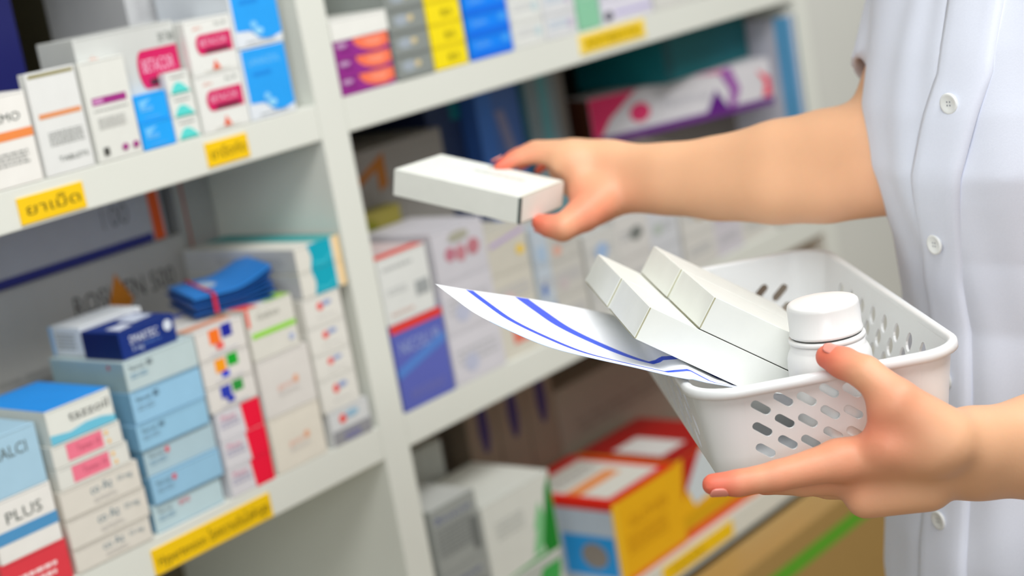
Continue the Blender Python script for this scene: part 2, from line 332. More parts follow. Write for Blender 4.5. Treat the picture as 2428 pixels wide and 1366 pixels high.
# bundle of blue folded leaflets with a red band
t = empty('leaflet_bundle', (-.197, 0.035, 1.0232), math.radians(-24))
tag(t, 'bundle of blue folded leaflets held by a red band on the cartons', 'leaflets')
for k in range(7):
    mb = MB(); n = 14; W = .076; D = .086
    vs = []; fs = []
    for s_ in (0, 1):
        for i in range(n+1):
            u = i/n
            lift = .0026*k + .03*max(0, u-.5)**1.5*(k-.5)*.22
            for v in (0, 1): vs.append((u*W+.0012*((k*3) % 4)-.001, v*D+.0015*((k*5) % 3), lift+.0018*s_+.0002))
    N = (n+1)*2
    for i in range(n):
        a = i*2
        fs += [[a, a+1, a+3, a+2], [N+a, N+a+2, N+a+3, N+a+1], [a, a+2, N+a+2, N+a], [a+1, N+a+1, N+a+3, a+3]]
    fs += [[0, N, N+1, 1], [2*n, 2*n+1, N+2*n+1, N+2*n]]
    mb.add(vs, fs, mat((12,78,150) if k < 6 else (40,130,214), .4), False)
    if k == 6: decals(mb, [('e', .35, .55, .12, .2, (170,190,210))], (0,0,.0026*6+.0022), (1,0,0), (0,1,0), (0,0,1), W, D)
    mb.build('leaflet', t)
mb = MB(); mb.box((.018,-.0022,.0), (.0215,-.0012,.0188), mat((200,30,60))); mb.box((.018,-.0022,.0181), (.0215,.0905,.0188), mat((200,30,60))); mb.build('rubber_band', t)

# ------------------------------------------------------------------ right bay, upper shelf
for k in range(3):
    z0 = T1+.0171*k
    carton('medicine_carton', 0.0015, 0.0755, 0.0, z0, z0+.0169, 0.1, (150,40,140), ['bottom','middle','top'][k]+' purple carton with an orange sunrise swoosh, right of the upright', group='purple and orange cartons', rz=0,
        front=[('p', [(.99,.99),(.34,.99),(.36,.7),(.46,.4),(.62,.2),(.8,.14),(.99,.3)], (255,120,84)), ('p', [(.9,.8),(.5,.8),(.6,.5),(.8,.4)], (255,150,120)), ('e', .12, .74, .1, .14, (190,150,190)), ('l', .08, .4, .25, .08, 1, (110,20,110))])
carton('medicine_carton', 0.0015, 0.079, 0.0, 1.2342, 1.2545, 0.1, (236,236,230), 'plain white carton lying on the purple and orange cartons')
for k in range(4):
    z0 = T1+.0225*k
    carton('medicine_carton', 0.0800, 0.1335, 0.0, z0, z0+.0223, 0.1, (140,146,142), 'grey carton with a faint blue and gold mark, '+['bottom','second','third','fourth'][k]+' from the board', group='grey cartons with gold mark', rz=jit(.3),
        front=[('e', .34, .55, .2, .24, (164,174,184)), ('e', .58, .58, .08, .14, (220,200,150)), ('r', 0, 0, 1, .08, (116,120,116))])
    carton('medicine_carton', 0.1360, 0.1875, 0.0, z0, z0+.0223, 0.1, (250,226,10), 'yellow carton with black print, '+['bottom','second','third','fourth'][k]+' from the board', group='yellow cartons', rz=jit(.3),
        front=[('t', 'B5', .4, .3, .34, .34, (120,108,0)), ('r', 0, 0, 1, .05, (214,190,0))])
    carton('medicine_carton', 0.1925, 0.2605, 0.0, z0, z0+.0223, 0.1, (0,134,252), 'bright blue carton with pale lettering, '+['bottom','second','third','fourth'][k]+' from the board', group='bright blue cartons', rz=jit(.3),
        front=[('t', 'Salin', .12, .52, .32, .36, (110,180,250)), ('r', 0, 0, 1, .34, (0,112,236)), ('e', .85, .7, .1, .2, (60,160,255))])
for j, (x0, x1) in enumerate(((.264, .318), (.320, .3775))):
    for k in range(3):
        z0 = T1+.027*k
        carton('medicine_carton', x0, x1, 0.0, z0, z0+.0268, 0.1, ((226,228,224),(220,222,224))[j], ['bottom','middle','top'][k]+' faint printed white carton in the '+['first','second'][j]+' column right of the bright blue ones', group='white cartons with faint print', rz=jit(.3),
            front=[('l', .12, .6, .7, .09, 2, ((206,208,210),(186,204,222))[j]), ('e', .8, .5, .1, .2, ((196,216,220),(200,190,210))[j])])
carton('medicine_carton', .3805, .4215, 0.0, T1, 1.27, 0.1, (140,202,166), 'pale green carton above the yellow bordered label', front=[('l', .2, .5, .6, .03, 3, (170,216,190))])
for k in range(2):
    carton('medicine_carton', .425, .525, 0.0, T1+.028*k, T1+.028*k+.0278, 0.1, (222,220,232), ['lower','upper'][k]+' lilac white carton with a violet line right of the pale green carton', group='lilac white cartons',
        front=[('r', .25, .3, .98, .42, (180,170,220)), ('e', .12, .3, .09, .2, (100,100,112))])
carton('medicine_carton', .53, .63, 0.0, T1, 1.24, 0.1, (216,216,210), 'grey white carton right of the lilac white cartons', front=[('l', .2, .5, .6, .05, 3, GREY)])
carton('medicine_carton', .64, .83, 0.0, T1, 1.23, 0.1, (206,200,196), 'long beige carton at the right end of the upper shelf', front=[('l', .2, .5, .6, .05, 3, GREY)])
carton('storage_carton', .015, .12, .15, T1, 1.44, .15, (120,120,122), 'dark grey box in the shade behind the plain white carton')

# ------------------------------------------------------------------ right bay, middle shelf
carton('medicine_carton', .003, .079, 0.0, T2, .9545, .1, (92,102,184), 'periwinkle blue carton with a red top band beside the upright', front=[
    ('r', 0, .9, 1, 1, (226,60,52)), ('t', 'NICOLUR', .1, .64, .16, .8, (160,176,216)), ('p', [(0,.5),(.98,.72),(.98,.6),(0,.38)], (84,130,206)), ('l', .15, .2, .7, .02, 3, (120,124,190))])
carton('medicine_carton', .001+.001, .073, 0.0, .9548, 1.0215, .1, (222,224,220), 'white carton with a grey code on top of the periwinkle blue one', front=[
    ('l', .08, .8, .6, .05, 1, (180,182,180)), ('r', .66, .28, .94, .5, (160,164,164)), ('l', .1, .5, .4, .03, 2, (200,202,200)), ('l', .1, .12, .5, .05, 1, (214,190,180))], top=[('r', 0, 0, 1, .16, (232,70,54)), ('r', 0, 0, .1, 1, (232,70,54)), ('r', .1, .16, 1, 1, (214,196,196))])
cs = [(.0825,.163,(214,212,218),'grey white carton with dull red marks'), (.165,.234,(214,210,196),'beige carton with a violet line and yellow dot'), (.236,.262,(196,208,218),'narrow pale blue carton'), (.264,.322,(206,204,196),'grey beige carton with faint print')]
fr = [[('e', .3, .5, .1, .14, (190,120,136)), ('e', .5, .46, .1, .16, (196,130,140)), ('e', .75, .5, .12, .16, (190,120,130)), ('e', .5, .8, .2, .1, (170,168,150))], [('p', [(.1,.74),(.95,.9),(.95,.8),(.1,.64)], (184,164,208)), ('e', .8, .4, .1, .12, (236,200,70))], [('r', .2, .1, .8, .5, (170,192,214))], [('l', .2, .6, .6, .05, 3, (176,176,176)), ('e', .3, .3, .12, .14, (226,170,150))]]
for j, (x0, x1, c, lb) in enumerate(cs):
    tops = (1.027, 1.004, .992, .986)[j]; n = 3; h = (tops-T2)/n
    for k in range(n):
        f = fr[j] if k == n-1 else [('l', .1, .6, .8, .06, 3, (186,186,190)), ('e', .35, .35, .14, .18, ((190,194,214),(214,190,190),(60,110,190),(200,190,190))[j])]
        if j == 2 and k == 0: f = [('r', 0, .2, 1, .9, (10,80,170))]
        if j == 1 and k == 0: f = [('r', .3, .3, .9, .7, (230,120,100))]
        carton('medicine_carton', x0, x1, .004*(j % 2), T2+k*h, T2+(k+1)*h-.0003, .1, tuple(int(v*(1-.02*k)) for v in c), lb+', '+['bottom','middle','top'][k]+' of its stack', group='stacked cartons along the right bay', rz=jit(.3), front=f)
xs = [(.325,.385,.962,(206,206,202)), (.388,.452,.966,(212,210,206)), (.455,.515,.955,(206,208,212)), (.518,.585,.953,(214,212,206)), (.588,.65,.945,(210,206,212)), (.653,.735,.942,(216,214,206)), (.738,.82,.93,(208,206,200))]
for j, (x0, x1, zt, c) in enumerate(xs):
    for k in range(2):
        h = (zt-T2)/2
        f = [('l', .12, .55, .7, .07, 2, (180,182,184))]
        if k == 1: f += [[('e', .5, .5, .2, .2, (160,186,220))], [('e', .6, .5, .2, .16, (120,124,120))], [('e', .3, .5, .16, .16, (180,190,180))], [('e', .6, .5, .18, .18, (176,150,110))], [('p', [(.1,.3),(.95,.9),(.95,.6),(.2,.1)], (158,110,176))], [('e', .3, .5, .18, .3, (70,100,190))], [('l', .2, .4, .6, .1, 1, (150,150,150))]][j]
        carton('medicine_carton', x0, x1, .002*(j % 3), T2+k*h, T2+(k+1)*h-.0003, .085, c, ['lower','upper'][k]+' '+['pale grey carton with a blue dot','white carton with a dark oval','pale carton with a green tinted oval','cream white carton with a tan oval','white carton with a violet wave','cream carton with a blue oval','grey white carton at the end of the row'][j]+', behind the basket', group='pairs of cartons behind the basket', rz=jit(.3), front=f)
# raised row behind, carrying the long pink carton
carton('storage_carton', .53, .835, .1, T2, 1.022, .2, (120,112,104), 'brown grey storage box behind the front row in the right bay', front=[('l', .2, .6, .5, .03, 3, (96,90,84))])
o = carton('medicine_carton', .540, .815, .128, 1.0225, 1.083, .055, (206,204,208), 'long white carton with pink corner, purple base and purple wave', rz=-24, side=(96,52,34),
    front=[('r', 0, 0, 1, .16, (96,34,120)), ('p', [(0,.16),(0,.99),(.26,.99),(.1,.5),(.04,.16)], (214,40,96)), ('e', .26, .5, .055, .2, (216,50,104)), ('t', 'Feminal', .38, .45, .2, .26, (176,176,184)), ('p', [(.62,.16),(.68,.6),(.74,.16)], (88,10,120)), ('p', [(.7,.99),(.76,.5),(.74,.16),(.78,.16),(.82,.5),(.78,.99)], (150,90,160)),
           ('p', [(.92,.8),(.99,.6),(.99,.2),(.94,.2),(.96,.5)], (226,60,90)), ('p', [(.56,.99),(.74,.99),(.72,.9)], (200,110,150))])
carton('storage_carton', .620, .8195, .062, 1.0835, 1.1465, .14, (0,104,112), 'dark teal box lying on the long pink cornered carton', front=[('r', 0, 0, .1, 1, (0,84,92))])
carton('folder_box', .826, .8455-.001, .0, .8663+.067, 1.13, .16, (196,196,206), 'tall grey violet pack leaning by the right end panel', front=[('r', 0, 0, .3, 1, (120,170,214)), ('r', .8, 0, 1, 1, (70,130,136))], side=(190,190,202), left=[('r', .86, .0, 1, 1, (90,160,206)), ('r', .0, .0, .12, 1, (60,140,150))])
carton('folder_box', .822, .8445, .0, T2, .9328, .09, (206,206,200), 'small white pack under the tall grey violet pack')
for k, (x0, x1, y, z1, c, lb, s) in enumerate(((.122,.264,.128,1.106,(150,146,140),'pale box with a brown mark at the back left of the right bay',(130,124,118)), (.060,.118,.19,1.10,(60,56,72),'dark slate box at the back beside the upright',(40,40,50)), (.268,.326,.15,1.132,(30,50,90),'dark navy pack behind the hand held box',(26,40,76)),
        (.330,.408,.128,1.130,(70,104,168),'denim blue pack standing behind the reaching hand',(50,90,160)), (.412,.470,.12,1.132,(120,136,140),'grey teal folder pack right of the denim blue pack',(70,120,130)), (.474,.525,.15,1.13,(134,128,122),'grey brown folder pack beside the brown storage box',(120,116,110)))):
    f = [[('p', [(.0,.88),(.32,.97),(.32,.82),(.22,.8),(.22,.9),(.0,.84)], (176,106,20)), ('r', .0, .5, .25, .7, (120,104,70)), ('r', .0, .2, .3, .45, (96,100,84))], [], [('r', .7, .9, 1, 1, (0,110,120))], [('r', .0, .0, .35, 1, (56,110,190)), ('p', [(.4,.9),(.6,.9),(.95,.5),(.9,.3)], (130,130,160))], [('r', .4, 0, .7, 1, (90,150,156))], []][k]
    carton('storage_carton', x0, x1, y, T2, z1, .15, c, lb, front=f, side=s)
carton('medicine_carton', .081, .155, .105, T2, 1.045, .02, (150,140,60), 'olive and white carton behind the dull red marked cartons', front=[('e', .3, .9, .2, .06, (120,120,10))])

# ------------------------------------------------------------------ right bay, lower shelf (T3 = .5493)
carton('supply_box', .300, .436, .004, T3, .650, .16, (246,184,10), 'big yellow box with a red framed lid in the lower right bay', front=[
    ('r', 0, 0, 1, .06, (240,110,10)), ('l', .15, .5, .6, .03, 4, (214,150,0)), ('t', 'GLOVES', .2, .62, .14, .6, (206,140,0)), ('r', .0, .0, .06, 1, (250,200,40))], side=(198,212,226),
    left=[('r', .0, .92, 1, 1, (226,30,10)), ('r', .5, .1, .98, .6, (30,160,236)), ('e', .78, .35, .12, .16, (150,140,130)), ('r', .2, .3, .48, .78, (222,222,222)), ('l', .22, .7, .24, .03, 6, (180,184,190))],
    top=[('r', 0, 0, 1, 1, (226,24,10)), ('r', .13, .1, .9, .86, (228,228,218)), ('r', .13, .36, .75, .5, (240,150,80)), ('l', .2, .7, .6, .03, 3, (180,180,176))])
carton('supply_box', .4385, .575, .006, T3, .6515, .15, (246,184,10), 'second yellow box with a white panel, right of the red framed one', front=[
    ('p', [(.06,.72),(.2,.36),(.5,.4),(.7,.6),(.62,.96),(.2,.98)], (214,224,228)), ('p', [(.02,.5),(.4,1),(.1,1)], (190,30,20)), ('r', 0, 0, 1, .12, (236,90,20)), ('r', 0, .12, 1, .3, (226,170,0))], top=[('r', 0, 0, 1, 1, (170,24,20)), ('r', .1, .2, .5, .7, (220,220,216))])
carton('supply_box', .578, .70, .004, T3, .615, .15, (240,150,20), 'orange yellow box beyond the white panelled yellow box', front=[('r', 0, 0, 1, .3, (240,120,40)), ('r', .1, .4, .9, .7, (250,200,60))], top=[('r', 0, 0, 1, 1, (200,40,20))])
carton('medicine_carton', .083, .196, .0, T3, .642, .12, (222,224,216), 'white carton with a green corner lying under the leaf printed carton', front=[('r', 0, .7, 1, .98, (190,196,188)), ('p', [(.3,.3),(.9,.5),(.98,.9),(.7,.9)], (60,170,80))])
carton('medicine_carton', .083, .1985, .0, .6423, .7335, .11, (222,224,216), 'white carton with a dark green leaf edge in the lower right bay', rz=.3, front=[
    ('p', [(.99,.02),(.99,.96),(.9,.8),(.84,.5),(.72,.3),(.8,.02)], (10,134,40)), ('p', [(.6,.1),(.7,.4),(.66,.4),(.78,.7),(.84,.5),(.74,.1)], (130,200,140)), ('p', [(.1,.02),(.8,.02),(.8,.08)], (60,170,80)), ('l', .15, .7, .4, .03, 4, (196,198,192))])
for k in range(3):
    z0 = T3+k*.0695
    carton('medicine_carton', .0105, .0795, .002, z0, z0+.069, .11, (158,162,158), ['bottom','middle','top'][k]+' silver grey carton with blue grey lettering at the lower left of the right bay', group='silver grey cartons', rz=jit(.3), front=[
        ('t', 'Bioxcin', .06, .76, .12, .8, (84,96,140)), ('l', .06, .66, .8, .03, 8, (120,124,122)), ('r', .8, .1, .95, .6, (110,114,112))], top=[('r', 0, 0, 1, 1, (196,198,194))])
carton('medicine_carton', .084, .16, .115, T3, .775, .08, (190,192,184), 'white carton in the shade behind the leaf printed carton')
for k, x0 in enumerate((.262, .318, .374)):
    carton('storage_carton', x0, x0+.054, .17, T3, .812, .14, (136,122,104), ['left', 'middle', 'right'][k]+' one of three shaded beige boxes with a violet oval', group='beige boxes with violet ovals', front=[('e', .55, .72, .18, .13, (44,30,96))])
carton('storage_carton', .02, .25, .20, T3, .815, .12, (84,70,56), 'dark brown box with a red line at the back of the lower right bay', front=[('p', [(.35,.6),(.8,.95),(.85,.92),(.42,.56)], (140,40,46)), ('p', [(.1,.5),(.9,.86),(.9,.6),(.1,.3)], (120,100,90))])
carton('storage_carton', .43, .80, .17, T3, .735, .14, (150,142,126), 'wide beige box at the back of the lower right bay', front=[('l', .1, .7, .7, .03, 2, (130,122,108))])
# brown carton standing on the floor before the unit's foot
o = carton('shipping_box', .10, 1.14, -.062, 0.0, .511, .056, (178,144,84), 'large brown shipping box with a green stripe on the floor before the shelf', front=[('r', .0, .905, .80, .945, (96,176,40)), ('r', .0, .3, 1, .31, (150,120,70))], lidgap=False)


# ------------------------------------------------------------------ sticky: implicit surfaces meshed sparsely
def seg(P, a, b, ra, rb):
    a = np.asarray(a, float); b = np.asarray(b, float); ab = b-a; pa = P-a
    h = np.clip((pa@ab)/(ab@ab), 0, 1)
    return np.linalg.norm(pa-h[:,None]*ab, axis=1)-(ra+(rb-ra)*h)
def smin(a, b, k):
    h = np.clip(.5+.5*(b-a)/k, 0, 1)
    return b+(a-b)*h-k*h*(1-h)
def chain(P, pts, k=.004):
    """pts: list of (point, radius)"""
    d = None
    for (a, ra), (b, rb) in zip(pts[:-1], pts[1:]):
        e = seg(P, a, b, ra, rb); d = e if d is None else smin(d, e, k)
    return d
def sdf_mesh(f, lo, hi, h, slack=1.5):
    lo = np.asarray(lo, float); hi = np.asarray(hi, float)
    s = 16; n = np.ceil((hi-lo)/(h*s)).astype(int)
    g = np.stack(np.meshgrid(*[np.arange(k) for k in n], indexing='ij'), -1).reshape(-1,3)*s
    while True:
        c = lo+(g+s/2)*h
        d = np.concatenate([f(c[i:i+200000]) for i in range(0, len(c), 200000)])
        g = g[np.abs(d) < s*h*.87*slack+h]
        if s == 1: break
        s //= 2
        off = np.array([[i,j,k] for i in (0,1) for j in (0,1) for k in (0,1)])*s
        g = (g[:,None,:]+off[None]).reshape(-1,3)
    K = np.int64(1<<20)
    key = lambda v: (v[:,0].astype(np.int64)*K+v[:,1])*K+v[:,2]
    off = np.array([[i,j,k] for i in (0,1) for j in (0,1) for k in (0,1)])   # index = i*4+j*2+k
    cr = (g[:,None,:]+off[None]).reshape(-1,3)
    ck = key(cr); uk, first, inv = np.unique(ck, return_index=True, return_inverse=True)
    up = lo+cr[first]*h
    d = np.concatenate([f(up[i:i+200000]) for i in range(0, len(up), 200000)])
    D = d[inv].reshape(-1,8)
    act = (D.min(1) < 0) & (D.max(1) >= 0)
    g = g[act]; D = D[act]
    pos = np.zeros((len(g),3)); cnt = np.zeros(len(g))
    for a in range(8):
        for ax in (4,2,1):
            if a & ax: continue
            b = a|ax; da = D[:,a]; db = D[:,b]; m = (da < 0) != (db < 0)
            t = np.where(m, da/np.where(np.abs(da-db) < 1e-12, 1, da-db), 0)
            p = off[a]+t[:,None]*(off[b]-off[a]); pos[m] += p[m]; cnt[m] += 1
    V = lo+(g+pos/cnt[:,None])*h
    gk = key(g); order = np.argsort(gk); sk = gk[order]
    def look(v):
        k = key(v); i = np.searchsorted(sk, k); i = np.clip(i, 0, len(sk)-1)
        return np.where(sk[i] == k, order[i], -1)
    F = []
    for ax, (u, v), bit in ((0,(1,2),4), (1,(2,0),2), (2,(0,1),1)):
        d0 = D[:,0]; d1 = D[:,bit]; m = (d0 < 0) != (d1 < 0)
        gu = np.zeros(3, int); gu[u] = 1; gv = np.zeros(3, int); gv[v] = 1
        q = np.stack([look(g[m]), look(g[m]-gu), look(g[m]-gu-gv), look(g[m]-gv)], 1)
        ok = (q >= 0).all(1); q = q[ok]; fl = (d0[m][ok] < 0)
        q[~fl] = q[~fl][:, ::-1]
        F.append(q)
    return V, np.concatenate(F)
def mesh_obj(name, V, F, mats, parent=None, smooth=True):
    me = bpy.data.meshes.new(name)
    me.vertices.add(len(V)); me.vertices.foreach_set('co', V.astype(np.float32).ravel())
    me.loops.add(F.size); me.loops.foreach_set('vertex_index', F.astype(np.int32).ravel())
    me.polygons.add(len(F)); me.polygons.foreach_set('loop_start', (np.arange(len(F))*4).astype(np.int32))
    me.polygons.foreach_set('loop_total', np.full(len(F), 4, np.int32))
    me.polygons.foreach_set('use_smooth', np.full(len(F), smooth))
    me.update(calc_edges=True); me.validate()
    for m in mats: me.materials.append(m)
    o = bpy.data.objects.new(name, me); COL.objects.link(o)
    if parent is not None: o.parent = parent
    return o

# ------------------------------------------------------------------ basket
BO = at(1655, 943, .97)                       # near left corner of the rim
yaw = math.radians(-46)
bx = np.array([math.cos(yaw), math.sin(yaw), 0.0]); by = np.array([-bx[1], bx[0], 0.0]); bz = np.array([0,0,1.0])
BX = Matrix(((bx[0],by[0],0,BO[0]),(bx[1],by[1],0,BO[1]),(0,0,1,BO[2]),(0,0,0,1)))
BW, BL_, BH, INS, RC = .157, .315, .060, .009, .026
def rrect(x0, y0, x1, y1, r, n=8):
    """rounded rectangle, counter clockwise"""
    P = []
    for cx, cy, a in ((x1-r,y0+r,-90), (x1-r,y1-r,0), (x0+r,y1-r,90), (x0+r,y0+r,180)):
        for i in range(n+1):
            t = math.radians(a+90*i/n); P.append((cx+r*math.cos(t), cy+r*math.sin(t)))
    return P
PL = mat((236,238,238), .32, 'plastic')
bn = PL.node_tree.nodes['Principled BSDF']; bn.inputs['Subsurface Weight'].default_value = .15; bn.inputs['Subsurface Radius'].default_value = (.01,.01,.01)
def panel_with_slots(L, H, ins, slots, thick):
    """flat wall: curve with pill holes, filled and extruded; returns bmesh in x (along), z (up, from -H to 0), y thickness"""
    c = bpy.data.curves.new('p', 'CURVE'); c.dimensions = '2D'; c.fill_mode = 'BOTH'; c.extrude = thick/2; c.resolution_u = 1
    def poly(pts):
        s = c.splines.new('POLY'); s.points.add(len(pts)-1); s.use_cyclic_u = True
        for i, p in enumerate(pts): s.points[i].co = (p[0], p[1], 0, 1)
    poly([(ins,-H), (L-ins,-H), (L,0), (0,0)])
    for (cx, cz, ln, wd, ang) in slots:
        pts = []
        for sgn in (1, -1):
            for i in range(7):
                t = math.radians(-90+180*i/6); px = sgn*((ln-wd)/2+wd/2*math.cos(t)); pz = sgn*wd/2*math.sin(t)
                pts.append((px, pz))
        ca, sa = math.cos(ang), math.sin(ang)
        poly([(cx+px*ca-pz*sa, cz+px*sa+pz*ca) for px, pz in pts])
    o = bpy.data.objects.new('p', c); COL.objects.link(o)
    me = bpy.data.meshes.new_from_object(o.evaluated_get(bpy.context.evaluated_depsgraph_get()))
    r = ([tuple(v.co) for v in me.vertices], [list(p.vertices) for p in me.polygons])
    bpy.data.objects.remove(o); bpy.data.curves.remove(c); bpy.data.meshes.remove(me)
    return r
def slots(L, n0, first, pitch, rows=3, ang=math.radians(-40)):
    out = []
    for r in range(rows):
        for i in range(n0):
            out.append((first+i*pitch+(.0 if r % 2 == 0 else -.0005), -.0125-r*.0138+(.0015 if i % 2 else -.001), .0135, .0052, ang))
    return out
basket = empty('plastic_basket', BO); basket.rotation_euler = (0,0,yaw)
tag(basket, 'white perforated plastic basket held in the hand, carrying cartons and a pill bottle', 'basket')
wall = MB()
TW = .0016
def place_panel(L, org, ux, nrm, sl):
    vs, fs = panel_with_slots(L, BH-.004, 0.0, sl, TW)
    ux = Vector(ux); nrm = Vector(nrm); down_in = Vector((0,0,1)) + nrm*(INS/BH)       # walls splay outwards to the rim
    org = Vector(org)
    wall.add([org+ux*v[0]+down_in*v[1]+nrm*v[2] for v in vs], fs, PL)
n_short = slots(BW-2*RC, 6, .0095, .0136)
n_long = [(.016+i*.0262+(.013 if r % 2 else 0), -.0195-r*.0125, .0146, .0094, math.radians(-50)) for r in range(3) for i in range(9)]
n_far = [(a, b-.0135, c*1.15, d*1.1, e) for a, b, c, d, e in slots(BW-2*RC, 7, .0095, .0150, 2)]
place_panel(BW-2*RC, (RC,0,0), (1,0,0), (0,-1,0), n_short)
place_panel(BW-2*RC, (BW-RC,BL_,0), (-1,0,0), (0,1,0), n_far)
place_panel(BL_-2*RC, (BW,RC,0), (0,1,0), (1,0,0), n_long)
place_panel(BL_-2*RC, (0,BL_-RC,0), (0,-1,0), (-1,0,0), n_long)
# rounded corners, solid
for cx, cy, a0 in ((RC,RC,180), (BW-RC,RC,270), (BW-RC,BL_-RC,0), (RC,BL_-RC,90)):
    vs = []; fs = []; n = 10
    for side in (0, 1):
        for j, (zz) in enumerate((0, -(BH-.004))):
            off = INS*(-zz/BH)
            for i in range(n+1):
                t = math.radians(a0+90*i/n); r = RC-off-(TW if side else 0)+TW/2
                vs.append((cx+r*math.cos(t), cy+r*math.sin(t), zz))
    N = n+1
    for i in range(n):
        fs += [[i, N+i, N+i+1, i+1], [2*N+i, 2*N+i+1, 3*N+i+1, 3*N+i]]
    wall.add(vs, fs, PL, True)
wall.build('perforated_wall', basket)
def sweep(mb, path_fn, prof, m):
    """prof: list of (outward offset, z)"""
    rings = [path_fn(o_) for o_, z_ in prof]; n = len(rings[0]); vs = []; fs = []
    for (o_, z_), ring in zip(prof, rings): vs += [(x, y, z_) for x, y in ring]
    for j in range(len(prof)-1):
        for i in range(n):
            k = (i+1) % n; fs.append([j*n+i, j*n+k, (j+1)*n+k, (j+1)*n+i])
    mb.add(vs, fs, m, True)
rp = lambda o_: rrect(-o_, -o_, BW+o_, BL_+o_, RC+o_)
rim = MB()
sweep(rim, rp, [(-.0012,-.003), (-.0014,.0004), (-.0006,.0016), (.0008,.0022), (.0030,.0020), (.0042,.0010), (.0046,-.0008), (.0046,-.0036), (.0036,-.0040), (.0034,-.0012), (.0012,-.0004), (.0010,-.003), (-.0012,-.003)], PL)
rim.build('rim', basket)
base = MB()
bp_ = lambda o_: rrect(INS-o_, INS-o_, BW-INS+o_, BL_-INS+o_, RC-INS+o_)
sweep(base, bp_, [(.0015,-BH+.006), (.0008,-BH+.002), (-.003,-BH), (-.006,-BH+.0002), (-.006,-BH+.0018), (-.003,-BH+.0024), (-.0008,-BH+.006)], PL)
for zz, fl in ((-BH+.0003, 1), (-BH+.0018, 0)):
    ring = bp_(-.005); idx = list(range(len(ring)))
    base.add([(x, y, zz) for x, y in ring], [idx[::-1] if fl else idx], PL)
base.build('basket_floor', basket)

# ------------------------------------------------------------------ cartons lying tilted in the basket
WB = mat((234,236,229), .45, 'card'); SEAM = mat((176,172,140), .6, 'card')
th = math.radians(36); cyaw = math.radians(-44)
ex = np.array([math.cos(cyaw), math.sin(cyaw), 0]); ey = np.array([-ex[1], ex[0], 0])
lx = ex*math.cos(th)-bz*math.sin(th); uz = bz*math.cos(th)+ex*math.sin(th)
def onplane(px, py, p0, n):
    r = M.T@np.array([(px-1214)/F_PX, (py-683)/F_PX, 1.0]); return CAM+r*(((p0-CAM)@n)/(r@n))
Q = onplane(1504, 803, BO+by*.056, by)
CW, CH, CL = .088, .0215, .108
def white_carton(org, L, W, H, ax, ay, az, label, name='medicine_carton', slit=None, pr_top=()):
    """blank carton whose tuck flap closes the end at ax=0; org is that end's corner"""
    root = empty(name, (0,0,0))
    root.matrix_world = Matrix(((ax[0],ay[0],az[0],org[0]),(ax[1],ay[1],az[1],org[1]),(ax[2],ay[2],az[2],org[2]),(0,0,0,1)))
    mb = MB(); t_ = .0005
    mb.box((t_+.0003,0,0), (L,W,H), WB, bev=.0004)
    decals(mb, list(pr_top), (0,0,H), (1,0,0), (0,1,0), (0,0,1), L, W)
    mb.build('sleeve', root)
    mb = MB()      # end flap, a hair's breadth proud with open slits round it
    mb.box((-.0002,.0007,.0006), (t_+.0004,W-.0007,H-.0003), WB, bev=.0002)
    mb.build('tuck_flap', root)
    mb = MB()
    mb.box((.0002,-.00012,.0004), (.0009,.0002,H-.0004), SEAM); mb.box((.0001,.002,-.00012), (.0008,W-.002,.0002), SEAM)
    if slit: mb.box((-.0010,W-.0014,.0004), (.0014,W+.0002,H-.0004), slit); mb.box((-.0002,.001,H-.0002), (.0005,W-.001,H+.0001), SEAM)
    mb.build('flap_slit', root)
    return tag(root, label, 'box')
U = uz*(CH+.0006)
white_carton(Q+ey*.0005, CL, CW, CH, lx, ey, uz, 'blank white carton, lower one nearest the camera in the basket')
white_carton(Q+ey*(CW+.0022)-lx*.001, CL, CW, CH, lx, ey, uz, 'blank white carton, lower one at the far side, its end sticking out over the shelf')
white_carton(Q+U+lx*.0335+ey*.001, CL*.93, CW-.001, CH, lx, ey, uz, 'blank white carton, upper one near the pill bottle, leaning on the lower two')
white_carton(Q+U+lx*.0325+ey*(CW+.0025), CL*.93, CW-.001, CH, lx, ey, uz, 'blank white carton, upper one at the far side and highest of the four')

# ------------------------------------------------------------------ pill bottle
Bc = BO+bx*.0865+by*.0315; Bc[2] = BO[2]-BH+.0025
bottle = empty('pill_bottle', Bc); tag(bottle, 'white plastic pill bottle with a ribbed screw cap standing in the basket', 'bottle')
HB = .0925; PB = mat((238,238,236), .28, 'plastic')
mb = MB()
mb.lathe([(0,0), (.021,0), (.0242,.002), (.0252,.005), (.0252,.055), (.0249,.0590), (.0240,.0620), (.0228,.0640), (.0222,.0652), (.0222,.0690), (0,.0690)], PB, 64); mb.build('bottle_body', bottle)
mb = MB(); mb.lathe([(.0205,.0688), (.0226,.0690), (.0229,.0697), (.0229,.0708), (.0224,.0716), (.0206,.0718)], PB, 64); mb.build('tamper_ring', bottle)
mb = MB(); n = 96
prof = [(.0200,.0730), (.0215,.0730), (.0219,.0736), (.0219,.0748), (.0214,.0753), (.0213,.0893), (.0209,.0912), (.0200,.0921), (.0185,.0925), (.0120,.0927), (.0,.0928)]
vs = []; fs = []
for j, (r, z) in enumerate(prof):
    for i in range(n):
        rr_ = r-(.00022 if (i % 2 and 4 <= j <= 5) else 0); t_ = 2*math.pi*i/n; vs.append((rr_*math.cos(t_), rr_*math.sin(t_), z))
for j in range(len(prof)-1):
    for i in range(n): fs.append([j*n+i, j*n+(i+1) % n, (j+1)*n+(i+1) % n, (j+1)*n+i])
mb.add(vs, fs, PB, True); mb.build('screw_cap', bottle)

